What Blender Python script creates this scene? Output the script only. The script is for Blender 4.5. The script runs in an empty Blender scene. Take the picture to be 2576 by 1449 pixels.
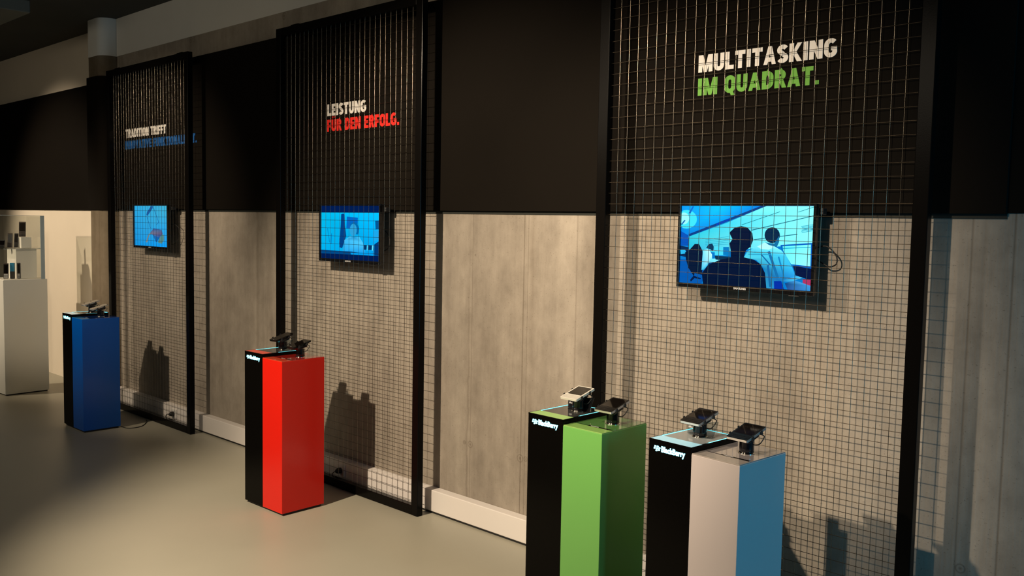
import bpy, bmesh, math, random
from mathutils import Vector, Matrix
C = bpy.context.scene.collection
SC = bpy.context.scene
PI = math.pi
random.seed(7)

# ------------------------------------------------------------------ camera
def cam_basis(yaw, pitch, roll):
    cy, sy = math.cos(yaw), math.sin(yaw)
    f = Vector((-sy*math.cos(pitch), cy*math.cos(pitch), -math.sin(pitch)))
    r = Vector((cy, sy, 0)); u = r.cross(f)
    r2 = r*math.cos(roll)+u*math.sin(roll); u2 = -r*math.sin(roll)+u*math.cos(roll)
    return r2, u2, f
cd = bpy.data.cameras.new('camera'); cam = bpy.data.objects.new('camera', cd); C.objects.link(cam)
r_, u_, f_ = cam_basis(0.7574, 0.0718, 0.0184)
cam.matrix_world = Matrix(((r_.x, u_.x, -f_.x, 2.6049), (r_.y, u_.y, -f_.y, -3.3974), (r_.z, u_.z, -f_.z, 1.7226), (0, 0, 0, 1)))
cd.sensor_width = 36; cd.lens = 2264.36/2576*36; cd.clip_start = 0.05; cd.clip_end = 60
SC.camera = cam
# ------------------------------------------------------------------ world, light, exposure
w = bpy.data.worlds.new('world'); SC.world = w; w.use_nodes = True
w.node_tree.nodes['Background'].inputs[0].default_value = (0.55, 0.75, 1, 1)
w.node_tree.nodes['Background'].inputs[1].default_value = 0.02
SC.view_settings.view_transform = 'Standard'; SC.view_settings.look = 'None'
SC.view_settings.exposure = 0; SC.view_settings.gamma = 1; SC.view_settings.use_curve_mapping = False
def spot(name, loc, aim, power, cone, blend=0.6, col=(1, 0.8, 0.58), rad=0.038):
    d = bpy.data.lights.new(name, 'SPOT'); o = bpy.data.objects.new(name, d); C.objects.link(o)
    o.location = loc; d.energy = power; d.color = col; d.spot_size = math.radians(cone); d.spot_blend = blend
    d.shadow_soft_size = rad
    o.rotation_euler = (Vector(aim)-Vector(loc)).to_track_quat('-Z', 'Y').to_euler()
    return o
# track spots above the visitor aisle, one per bay
spot('track_spot', (0.9, -3.2, 3.25), (0.42, 0.15, 1.5), 500, 45, 0.85)
spot('track_spot', (-1.38, -3.2, 3.25), (-1.08, -0.28, 0.85), 820, 75, 0.6)
spot('track_spot', (-4.05, -3.2, 3.25), (-4.85, 0.15, 1.5), 450, 50, 0.8)
spot('track_spot', (-7.8, -3.4, 3.25), (-7.3, 0.22, 1.35), 600, 52, 0.7, rad=0.07)
spot('track_spot', (2.4, -3.7, 3.25), (-8.0, 0.22, 0.8), 900, 12, 0.8)
# dim warm fill added behind the camera to lift shadows, no known fixture
gd = bpy.data.lights.new('hall_fill', 'AREA'); go = bpy.data.objects.new('hall_fill', gd); C.objects.link(go)
gd.shape = 'RECTANGLE'; gd.size = 9.0; gd.size_y = 1.2; gd.energy = 60; gd.color = (1, 0.86, 0.66)
go.location = (-2.5, -5.6, 3.3); go.rotation_euler = (math.radians(62), 0, 0)
# cool daylight from the window in the end wall on the right
ad = bpy.data.lights.new('daylight', 'AREA'); ao = bpy.data.objects.new('daylight', ad); C.objects.link(ao)
ad.shape = 'RECTANGLE'; ad.size = 0.9; ad.size_y = 1.7; ad.energy = 31; ad.color = (0.03, 0.52, 0.95)
ao.location = (4.02, -0.68, 1.35); ao.rotation_euler = (PI/2, 0, PI/2)

from mathutils.geometry import tessellate_polygon
# ------------------------------------------------------------------ materials
def nt(m): m.use_nodes = True; return m.node_tree
MATS = {}
def mat(name, col, rough=0.5, metal=0, spec=0.5, emit=None, es=0, coat=0, noise=0, nscale=60, bump=0):
    if name in MATS: return MATS[name]
    m = bpy.data.materials.new(name); t = nt(m); b = t.nodes['Principled BSDF']
    b.inputs['Base Color'].default_value = (*col, 1); b.inputs['Roughness'].default_value = rough
    b.inputs['Metallic'].default_value = metal; b.inputs['Specular IOR Level'].default_value = spec
    b.inputs['Coat Weight'].default_value = coat; b.inputs['Coat Roughness'].default_value = 0.05
    if emit: b.inputs['Emission Color'].default_value = (*emit, 1); b.inputs['Emission Strength'].default_value = es
    if noise or bump:
        tc = t.nodes.new('ShaderNodeTexCoord'); n = t.nodes.new('ShaderNodeTexNoise'); n.inputs['Scale'].default_value = nscale
        n.inputs['Detail'].default_value = 4; t.links.new(tc.outputs['Object'], n.inputs['Vector'])
        if noise:
            mx = t.nodes.new('ShaderNodeMix'); mx.data_type = 'RGBA'; mx.inputs[6].default_value = (*[c*(1-noise) for c in col], 1); mx.inputs[7].default_value = (*[min(1, c*(1+noise)) for c in col], 1)
            t.links.new(n.outputs['Fac'], mx.inputs[0]); t.links.new(mx.outputs[2], b.inputs['Base Color'])
        if bump:
            bp = t.nodes.new('ShaderNodeBump'); bp.inputs['Strength'].default_value = bump; bp.inputs['Distance'].default_value = 0.002
            t.links.new(n.outputs['Fac'], bp.inputs['Height']); t.links.new(bp.outputs['Normal'], b.inputs['Normal'])
    MATS[name] = m; return m
def glass(name, tint, rough=0.02, alpha_tr=0.9):
    if name in MATS: return MATS[name]
    m = bpy.data.materials.new(name); t = nt(m); t.nodes.remove(t.nodes['Principled BSDF'])
    o = t.nodes['Material Output']; mx = t.nodes.new('ShaderNodeMixShader'); tr = t.nodes.new('ShaderNodeBsdfTransparent'); gl = t.nodes.new('ShaderNodeBsdfGlossy')
    tr.inputs[0].default_value = (*tint, 1); gl.inputs['Roughness'].default_value = rough
    lw = t.nodes.new('ShaderNodeLayerWeight'); lw.inputs[0].default_value = 0.5; pw = t.nodes.new('ShaderNodeMath'); pw.operation = 'POWER'; pw.inputs[1].default_value = 4
    fr = t.nodes.new('ShaderNodeMath'); fr.operation = 'MULTIPLY_ADD'; fr.inputs[1].default_value = 0.45; fr.inputs[2].default_value = 0.025
    t.links.new(lw.outputs['Facing'], pw.inputs[0]); t.links.new(pw.outputs[0], fr.inputs[0]); t.links.new(fr.outputs[0], mx.inputs[0]); t.links.new(tr.outputs[0], mx.inputs[1]); t.links.new(gl.outputs[0], mx.inputs[2]); t.links.new(mx.outputs[0], o.inputs[0])
    MATS[name] = m; return m

def concrete(name, lines, holes, c0=(0.205, 0.178, 0.144), c1=(0.385, 0.342, 0.282)):
    """board-marked fair-faced concrete: vertical streaks, clouding, pores, formwork joints, tie holes"""
    m = bpy.data.materials.new(name); t = nt(m); N = t.nodes; L = t.links; b = N['Principled BSDF']
    tc = N.new('ShaderNodeTexCoord')
    def noise(sc, vec_scale, detail=5, rough=0.6):
        mp = N.new('ShaderNodeMapping'); mp.inputs['Scale'].default_value = vec_scale; L.new(tc.outputs['Object'], mp.inputs[0])
        n = N.new('ShaderNodeTexNoise'); n.inputs['Scale'].default_value = sc; n.inputs['Detail'].default_value = detail; n.inputs['Roughness'].default_value = rough
        L.new(mp.outputs[0], n.inputs['Vector']); mr = N.new('ShaderNodeMapRange'); mr.inputs[1].default_value = 0.3; mr.inputs[2].default_value = 0.7; L.new(n.outputs['Fac'], mr.inputs[0]); return mr.outputs[0]
    def M(op, a, b_=0.0, clamp=False):
        n = N.new('ShaderNodeMath'); n.operation = op; n.use_clamp = clamp
        for i, v in enumerate((a, b_)):
            if isinstance(v, (int, float)): n.inputs[i].default_value = v
            else: L.new(v, n.inputs[i])
        return n.outputs[0]
    streak = noise(9, (1, 1, 0.05)); fine = noise(60, (1, 1, 0.08), 3); cloud = noise(1.6, (1, 1, 0.6)); pores = noise(130, (1, 1, 1), 2, 0.4)
    mott = noise(7, (1, 1, 0.7), 8, 0.7)
    f = M('ADD', M('ADD', M('MULTIPLY', streak, 0.34), M('MULTIPLY', mott, 0.6)), M('ADD', M('MULTIPLY', fine, 0.12), M('MULTIPLY', cloud, 0.6)))
    f = M('SUBTRACT', f, 0.36, True)
    sep = N.new('ShaderNodeSeparateXYZ'); L.new(tc.outputs['Object'], sep.inputs[0])
    dark = None
    wob = M('MULTIPLY', M('SUBTRACT', noise(3, (0.2, 0.2, 1.5)), 0.5), 0.02)
    for (x, wd, s) in lines:
        d = M('ABSOLUTE', M('SUBTRACT', M('ADD', sep.outputs[0], wob if wd > 0.01 else 0.0), x))
        v = M('MULTIPLY', M('SUBTRACT', 1.0, M('DIVIDE', d, wd), True), s)
        if wd > 0.01: v = M('MULTIPLY', v, M('MULTIPLY', streak, 1.6))
        dark = v if dark is None else M('ADD', dark, v)
    for (x, z, r) in holes:
        dx = M('SUBTRACT', sep.outputs[0], x); dz = M('SUBTRACT', sep.outputs[2], z)
        d = M('SQRT', M('ADD', M('MULTIPLY', dx, dx), M('MULTIPLY', dz, dz)))
        ring = M('SUBTRACT', 1.0, M('DIVIDE', M('ABSOLUTE', M('SUBTRACT', d, r)), 0.005), True)
        core = M('SUBTRACT', 1.0, M('DIVIDE', d, r*0.6), True)
        v = M('ADD', M('MULTIPLY', ring, 0.45), M('MULTIPLY', core, 0.6)); dark = v if dark is None else M('ADD', dark, v)
    spots = M('MULTIPLY', M('GREATER_THAN', pores, 0.985), 0.35)
    dark = spots if dark is None else M('ADD', dark, spots)
    mx = N.new('ShaderNodeMix'); mx.data_type = 'RGBA'; mx.inputs[6].default_value = (*c0, 1); mx.inputs[7].default_value = (*c1, 1); L.new(f, mx.inputs[0])
    m2 = N.new('ShaderNodeMix'); m2.data_type = 'RGBA'; m2.inputs[7].default_value = (0.10, 0.075, 0.05, 1)
    L.new(M('MINIMUM', dark, 0.8), m2.inputs[0]); L.new(mx.outputs[2], m2.inputs[6]); L.new(m2.outputs[2], b.inputs['Base Color'])
    b.inputs['Roughness'].default_value = 0.75; b.inputs['Specular IOR Level'].default_value = 0.25
    bp = N.new('ShaderNodeBump'); bp.inputs['Strength'].default_value = 0.25; bp.inputs['Distance'].default_value = 0.002
    L.new(M('SUBTRACT', M('ADD', fine, M('MULTIPLY', pores, 0.4)), dark), bp.inputs['Height']); L.new(bp.outputs[0], b.inputs['Normal'])
    return m
LINES = [(-1.085, 0.012, 0.5), (-1.06, 0.004, 0.4), (-0.665, 0.006, 0.6), (-0.635, 0.004, 0.45), (-0.60, 0.03, 0.28), (-0.30, 0.008, 0.35), (-0.20, 0.05, 0.55), (0.45, 0.02, 0.2),
         (1.56, 0.006, 0.5), (1.60, 0.02, 0.25), (1.70, 0.006, 0.6), (-1.66, 0.005, 0.4), (-3.0, 0.006, 0.5), (-3.35, 0.03, 0.25), (-4.36, 0.006, 0.4), (-5.70, 0.01, 0.5)]
HOLES = [(-1.059, 0.45, 0.017), (-1.108, 0.453, 0.009), (-0.668, 0.445, 0.02), (-0.627, 0.449, 0.012), (-1.644, 0.462, 0.012), (-1.67, 0.918, 0.006),
         (-2.996, 3.142, 0.022), (-4.357, 3.147, 0.022), (1.58, 0.466, 0.016), (-1.04, 1.54, 0.003), (0.12, 0.47, 0.014)]
M_CONC = concrete('fair_faced_concrete', LINES, HOLES)
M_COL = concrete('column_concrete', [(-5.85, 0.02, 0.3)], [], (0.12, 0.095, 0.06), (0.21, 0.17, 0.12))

def floor_mat():
    m = bpy.data.materials.new('polished_screed'); t = nt(m); N = t.nodes; L = t.links; b = N['Principled BSDF']
    tc = N.new('ShaderNodeTexCoord'); n = N.new('ShaderNodeTexNoise'); n.inputs['Scale'].default_value = 0.9; n.inputs['Detail'].default_value = 6
    L.new(tc.outputs['Object'], n.inputs[0]); n2 = N.new('ShaderNodeTexNoise'); n2.inputs['Scale'].default_value = 160; n2.inputs['Detail'].default_value = 2; L.new(tc.outputs['Object'], n2.inputs[0])
    mx = N.new('ShaderNodeMix'); mx.data_type = 'RGBA'; mx.inputs[6].default_value = (0.32, 0.305, 0.24, 1); mx.inputs[7].default_value = (0.44, 0.42, 0.335, 1); L.new(n.outputs[0], mx.inputs[0])
    L.new(mx.outputs[2], b.inputs['Base Color'])
    mr = N.new('ShaderNodeMapRange'); mr.inputs[3].default_value = 0.34; mr.inputs[4].default_value = 0.5; L.new(n.outputs[0], mr.inputs[0]); L.new(mr.outputs[0], b.inputs['Roughness'])
    bp = N.new('ShaderNodeBump'); bp.inputs['Strength'].default_value = 0.08; bp.inputs['Distance'].default_value = 0.001; L.new(n2.outputs[0], bp.inputs['Height']); L.new(bp.outputs[0], b.inputs['Normal'])
    b.inputs['Specular IOR Level'].default_value = 0.4
    return m
M_FLOOR = floor_mat()
M_PLASTER = mat('white_plaster', (0.76, 0.68, 0.55), 0.8, noise=0.05, nscale=3, bump=0.1)
M_UPPER = mat('white_upper_wall', (0.70, 0.70, 0.66), 0.85, noise=0.06, nscale=4)
M_CEIL = mat('dark_ceiling', (0.05, 0.05, 0.042), 0.9, noise=0.15, nscale=2)
M_BLACKWALL = mat('black_cladding', (0.0062, 0.0048, 0.0034), 0.8, spec=0.06, noise=0.12, nscale=3, bump=0.15)
M_BLACKWALL2 = mat('dark_edge_board', (0.022, 0.024, 0.02), 0.7, spec=0.2)
M_DUCT = mat('white_trunking', (0.80, 0.76, 0.72), 0.35, noise=0.02, nscale=5)
M_FRAME = mat('black_powder_coat', (0.0035, 0.003, 0.0026), 0.2, spec=0.1, noise=0.1, nscale=200, bump=0.05)
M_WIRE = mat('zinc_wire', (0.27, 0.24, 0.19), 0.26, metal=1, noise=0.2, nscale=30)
M_WIRE2 = mat('dark_cross_wire', (0.075, 0.06, 0.043), 0.36, metal=1, noise=0.2, nscale=30)  # horizontal wires, darker and browner than the vertical ones
M_TVBLACK = mat('tv_gloss_black', (0.006, 0.006, 0.007), 0.12)
M_TVBODY = mat('tv_matt_black', (0.018, 0.018, 0.018), 0.5, noise=0.1, nscale=80)
M_SILVER = mat('silver_print', (0.6, 0.6, 0.6), 0.4)
M_WHITEPRINT = mat('white_lettering', (0.86, 0.83, 0.78), 0.6, noise=0.03, nscale=8)
M_GREENPRINT = mat('green_lettering', (0.13, 0.40, 0.04), 0.6, noise=0.03, nscale=8)
M_REDPRINT = mat('red_lettering', (0.75, 0.015, 0.008), 0.6, noise=0.03, nscale=8)
M_BLUEPRINT = mat('blue_lettering', (0.003, 0.09, 0.33), 0.6, noise=0.03, nscale=8)
M_BLK = mat('black_lacquer', (0.0025, 0.0022, 0.0018), 0.16, spec=0.06, noise=0.1, nscale=90)
M_GLASSTOP = mat('dark_glass_top', (0.035, 0.036, 0.034), 0.06, spec=0.8)
M_LED = mat('cyan_edge_light', (0.2, 0.8, 0.9), 0.4, emit=(0.14, 0.78, 0.92), es=1.7)
M_LOGO = mat('backlit_logo', (0.3, 0.8, 1), 0.4, emit=(0.20, 0.80, 1.0), es=3.6)
M_RUBBER = mat('black_rubber', (0.01, 0.01, 0.01), 0.6, noise=0.1, nscale=100)
M_HOLD = mat('holder_gloss_black', (0.01, 0.01, 0.012), 0.14)
M_CHROME = mat('polished_ring', (0.65, 0.62, 0.56), 0.15, metal=1)
M_PSCREEN = mat('phone_glass', (0.004, 0.003, 0.0025), 0.05, spec=0.35)
M_KEYS = mat('phone_keys', (0.006, 0.006, 0.006), 0.3, spec=0.2, noise=0.2, nscale=300)
M_PSILVER = mat('phone_silver', (0.55, 0.53, 0.5), 0.3, metal=0.7)
M_PWHITE = mat('phone_white', (0.56, 0.54, 0.48), 0.35)
M_PBODY = mat('phone_black', (0.005, 0.005, 0.005), 0.25, spec=0.25)
M_PLINTH = mat('plinth_white', (0.62, 0.62, 0.56), 0.6, noise=0.02, nscale=6)
M_ACRYL = glass('clear_acrylic', (0.93, 0.94, 0.93))
M_ACRYLDARK = glass('smoked_acrylic', (0.7, 0.74, 0.76), 0.1)
M_EDGE = mat('acrylic_edge', (0.30, 0.38, 0.42), 0.25)
M_RISER = mat('white_riser', (0.88, 0.84, 0.76), 0.5, noise=0.02, nscale=9)
M_SOCK = mat('white_socket', (0.75, 0.73, 0.7), 0.4)
M_BRONZE = mat('dark_handset', (0.07, 0.05, 0.04), 0.35, noise=0.3, nscale=60)
M_CYANBOX = mat('blue_carton_print', (0.02, 0.25, 0.45), 0.4)
M_CARTON = mat('dark_carton', (0.03, 0.03, 0.028), 0.45, noise=0.3, nscale=40)

# ------------------------------------------------------------------ mesh helpers
class MB:
    def __init__(s): s.bm = bmesh.new(); s.mi = 0
    def _fin(s, faces, smooth=False):
        for f in faces: f.material_index = s.mi; f.smooth = smooth
    def box(s, x0, x1, y0, y1, z0, z1, bev=0.0, seg=2, M=None):
        t = bmesh.new(); bmesh.ops.create_cube(t, size=1)
        bmesh.ops.scale(t, vec=(x1-x0, y1-y0, z1-z0), verts=t.verts); bmesh.ops.translate(t, vec=((x0+x1)/2, (y0+y1)/2, (z0+z1)/2), verts=t.verts)
        if bev > 0: bmesh.ops.bevel(t, geom=t.edges[:], offset=bev, segments=seg, affect='EDGES', profile=0.5)
        return s.merge(t, M)
    def merge(s, t, M=None, smooth=False):
        vs = [s.bm.verts.new(M @ v.co if M else v.co) for v in t.verts]
        idx = {v: n for v, n in zip(t.verts, vs)}; fs = []
        for f in t.faces:
            try: fs.append(s.bm.faces.new([idx[v] for v in f.verts]))
            except ValueError: pass
        s._fin(fs, smooth); t.free(); return s
    def tube(s, pts, r, n=8, closed=False, cap=True):
        pts = [Vector(p) for p in pts]; rings = []
        m = len(pts)
        for i, p in enumerate(pts):
            a = pts[(i-1) % m] if (closed or i > 0) else p; b = pts[(i+1) % m] if (closed or i < m-1) else p
            d = (b-a).normalized(); up = Vector((0, 0, 1)) if abs(d.z) < 0.9 else Vector((1, 0, 0))
            u = d.cross(up).normalized(); v = d.cross(u)
            rings.append([s.bm.verts.new(p+r*(math.cos(2*PI*k/n)*u+math.sin(2*PI*k/n)*v)) for k in range(n)])
        fs = []
        for i in range(m if closed else m-1):
            A, B = rings[i], rings[(i+1) % m]
            for k in range(n): fs.append(s.bm.faces.new((A[k], A[(k+1) % n], B[(k+1) % n], B[k])))
        s._fin(fs, True)
        if cap and not closed: s._fin([s.bm.faces.new(rings[0][::-1]), s.bm.faces.new(rings[-1])])
        return s
    def lathe(s, prof, n=28, M=None):
        t = bmesh.new(); rings = []
        for (r, z) in prof: rings.append([t.verts.new((r*math.cos(2*PI*k/n), r*math.sin(2*PI*k/n), z)) for k in range(n)])
        for A, B in zip(rings, rings[1:]):
            for k in range(n): t.faces.new((A[k], A[(k+1) % n], B[(k+1) % n], B[k]))
        t.faces.new(rings[0][::-1]); t.faces.new(rings[-1]); return s.merge(t, M, True)
    def prism(s, poly, h0, h1, M=None):
        """polygon in local xy extruded along z"""
        t = bmesh.new(); a = [t.verts.new((x, y, h0)) for x, y in poly]; b = [t.verts.new((x, y, h1)) for x, y in poly]; n = len(poly)
        t.faces.new(a[::-1]); t.faces.new(b)
        for k in range(n): t.faces.new((a[k], a[(k+1) % n], b[(k+1) % n], b[k]))
        bmesh.ops.recalc_face_normals(t, faces=t.faces[:]); return s.merge(t, M)
    def build(s, name, mats, parent=None, loc=None):
        me = bpy.data.meshes.new(name); bmesh.ops.recalc_face_normals(s.bm, faces=s.bm.faces[:]); s.bm.to_mesh(me); s.bm.free()
        for m in (mats if isinstance(mats, (list, tuple)) else [mats]): me.materials.append(m)
        o = bpy.data.objects.new(name, me); C.objects.link(o)
        if parent: o.parent = parent
        if loc: o.location = loc
        return o
def tag(o, label, cat, group=None, kind=None):
    o['label'] = label; o['category'] = cat
    if group: o['group'] = group
    if kind: o['kind'] = kind
    return o
def empty(name, loc, rz, label, cat, group=None):
    o = bpy.data.objects.new(name, None); C.objects.link(o); o.location = loc; o.rotation_euler = (0, 0, rz); o.empty_display_size = 0.05
    return tag(o, label, cat, group)
def struct(name, mb, m, label=None):
    o = mb.build(name, m); o['kind'] = 'structure'
    if label: o['label'] = label
    return o
def simple_box(name, m, dims, parent=None, bev=0, label=None):
    o = MB().box(*dims, bev=bev).build(name, m, parent)
    if label: o['label'] = label
    return o

# ------------------------------------------------------------------ the room
WY = 0.152            # face of the concrete wall
XL, XR, YF, ZC = -11.5, 4.0, -8.0, 3.505
struct('floor', MB().box(XL, XR, YF, 0.9, -0.1, 0.0), M_FLOOR, 'smooth beige grey polished floor')
struct('ceiling', MB().box(XL, XR, YF, 0.9, ZC, ZC+0.15), M_CEIL, 'dark ceiling')
struct('wall_back', MB().box(-5.75, XR, WY, 0.6, 0, 3.17), M_CONC, 'fair-faced concrete wall behind the wire mesh frames')
struct('trim_1', MB().box(-5.75, XR, WY-0.004, 0.6, 3.17, ZC), M_UPPER, 'white band between concrete strip and ceiling')
struct('wall_recess', MB().box(XL, -6.1, 0.235, 0.6, 0, ZC), M_PLASTER, 'white plastered wall section at the far left')
# rounded column between the plaster and the concrete
def rounded_col(x0, x1, y0, y1, r, g=0.0, n=10):
    p = [(x0-g, y1)]
    p += [(x0-g+r-r*math.cos(a), y0-g+r-r*math.sin(a)) for a in [PI/2*i/n for i in range(n+1)]]
    p += [(x1+g-r+r*math.sin(a), y0-g+r-r*math.cos(a)) for a in [PI/2*i/n for i in range(n+1)]]
    return p+[(x1+g, y1)]
def col_part(z0, z1, g): return MB().prism(rounded_col(-6.12, -5.76, 0.012, 0.3, 0.10, g), z0, z1)
def shade_smooth_auto(o):
    for p in o.data.polygons: p.use_smooth = abs(p.normal.z) < 0.5
    try: o.data.set_sharp_from_angle(angle=math.radians(35))
    except Exception: pass
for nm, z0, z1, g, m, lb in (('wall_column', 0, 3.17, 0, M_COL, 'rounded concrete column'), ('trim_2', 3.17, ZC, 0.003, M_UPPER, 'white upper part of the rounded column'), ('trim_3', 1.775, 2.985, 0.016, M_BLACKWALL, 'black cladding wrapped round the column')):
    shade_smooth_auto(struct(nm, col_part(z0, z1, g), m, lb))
struct('trim_4', MB().box(-5.742, 1.672, 0.128, WY, 1.788, 2.997), M_BLACKWALL, 'black cladding on the upper concrete wall')
struct('trim_5', MB().box(-5.742, 1.672, 0.1475, WY, 1.770, 1.788), M_BLACKWALL2, 'dark strip under the black cladding')
struct('trim_6', MB().box(1.672, XR, 0.146, WY, 1.790, 2.997), M_BLACKWALL, 'further black cladding at the right edge')
struct('trim_7', MB().box(XL, -6.137, 0.215, 0.235, 1.775, 2.997), M_BLACKWALL, 'black cladding over the white plaster wall')
# unseen sides of the hall
struct('wall_left', MB().box(XL-0.2, XL, YF, 0.6, 0, ZC), M_CEIL)
struct('wall_front', MB().box(XL, XR, YF-0.2, YF, 0, ZC), M_CEIL)
b = MB()
for d in ((XR, XR+0.2, YF, -1.2, 0, ZC), (XR, XR+0.2, -0.05, 0.6, 0, ZC), (XR, XR+0.2, -1.2, -0.05, 0, 0.45), (XR, XR+0.2, -1.2, -0.05, 2.25, ZC)): b.box(*d)
struct('wall_right', b, M_CEIL)
b = MB()
for d in ((XR-.03, XR+0.03, -1.2, -1.15, 0.45, 2.25), (XR-.03, XR+0.03, -0.10, -0.05, 0.45, 2.25), (XR-.03, XR+0.03, -1.15, -0.10, 0.45, 0.5), (XR-.03, XR+0.03, -1.15, -0.10, 2.2, 2.25)): b.box(*d, bev=0.004)
struct('window_1', b, M_FRAME)
# cable trunking along the foot of the concrete wall
b = MB(); b.box(-5.745, XR, 0.088, WY, 0.012, 0.140, bev=0.004)
bb = struct('baseboard_back', b, M_DUCT, 'white trunking skirting along the foot of the wall')
b = MB(); b.box(-5.745, XR, 0.094, WY, 0.0, 0.012)
struct('baseboard_back_shadow_gap', b, M_RUBBER).name = 'trim_8'
# box hanging off the ceiling in the far corner
o = MB().box(-6.6, -5.62, -1.6, -0.62, 3.40, ZC, bev=0.01).build('ceiling_duct', mat('duct_grey', (0.14, 0.15, 0.13), 0.7, noise=0.1, nscale=4))
tag(o, 'grey duct box on the dark ceiling, cut by the top left corner', 'duct')

# ------------------------------------------------------------------ wire mesh frames
FX = (-5.5336, -2.7758, 0.0)
def build_frame(X0, label):
    e = empty('mesh_partition', (X0, 0, 0), 0, label, 'mesh frame', 'wire mesh frames in front of the wall')
    a, b_, t, y0, y1, H = -0.052, 1.458, 0.056, -0.02, 0.022, 3.0
    MB().box(a, a+t, y0, y1, 0, H, bev=0.003).build('post', M_FRAME, e)
    MB().box(b_-t, b_, y0, y1, 0, H, bev=0.003).build('post', M_FRAME, e)
    MB().box(a+t, b_-t, y0+.0005, y1-.0005, 0.001, 0.058, bev=0.003).build('bottom_rail', M_FRAME, e)
    MB().box(a+t, b_-t, y0+.0005, y1-.0005, H-0.056, H-.0005, bev=0.003).build('top_rail', M_FRAME, e)
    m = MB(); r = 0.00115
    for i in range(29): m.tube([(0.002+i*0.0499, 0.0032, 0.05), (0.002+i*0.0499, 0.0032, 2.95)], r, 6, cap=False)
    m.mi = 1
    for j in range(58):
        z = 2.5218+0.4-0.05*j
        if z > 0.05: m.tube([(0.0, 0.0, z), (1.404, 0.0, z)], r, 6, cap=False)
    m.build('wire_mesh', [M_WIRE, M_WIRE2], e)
    for x in (0.12, 1.27):
        k = MB(); k.box(x, x+0.09, y1, 0.128, 2.955, 2.965).box(x, x+0.09, y0+0.004, y1+0.004, 2.99, 3.006, bev=0.002).box(x, x+0.09, y1, y1+0.006, 2.955, 3.006)
        k.build('wall_bracket', M_FRAME, e)
    return e
build_frame(FX[0], 'tall black wire mesh frame beside the blue pedestal, farthest from the camera')
build_frame(FX[1], 'tall black wire mesh frame behind the red pedestal, middle of three')
build_frame(FX[2], 'largest black wire mesh frame behind the green and white pedestals')

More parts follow.
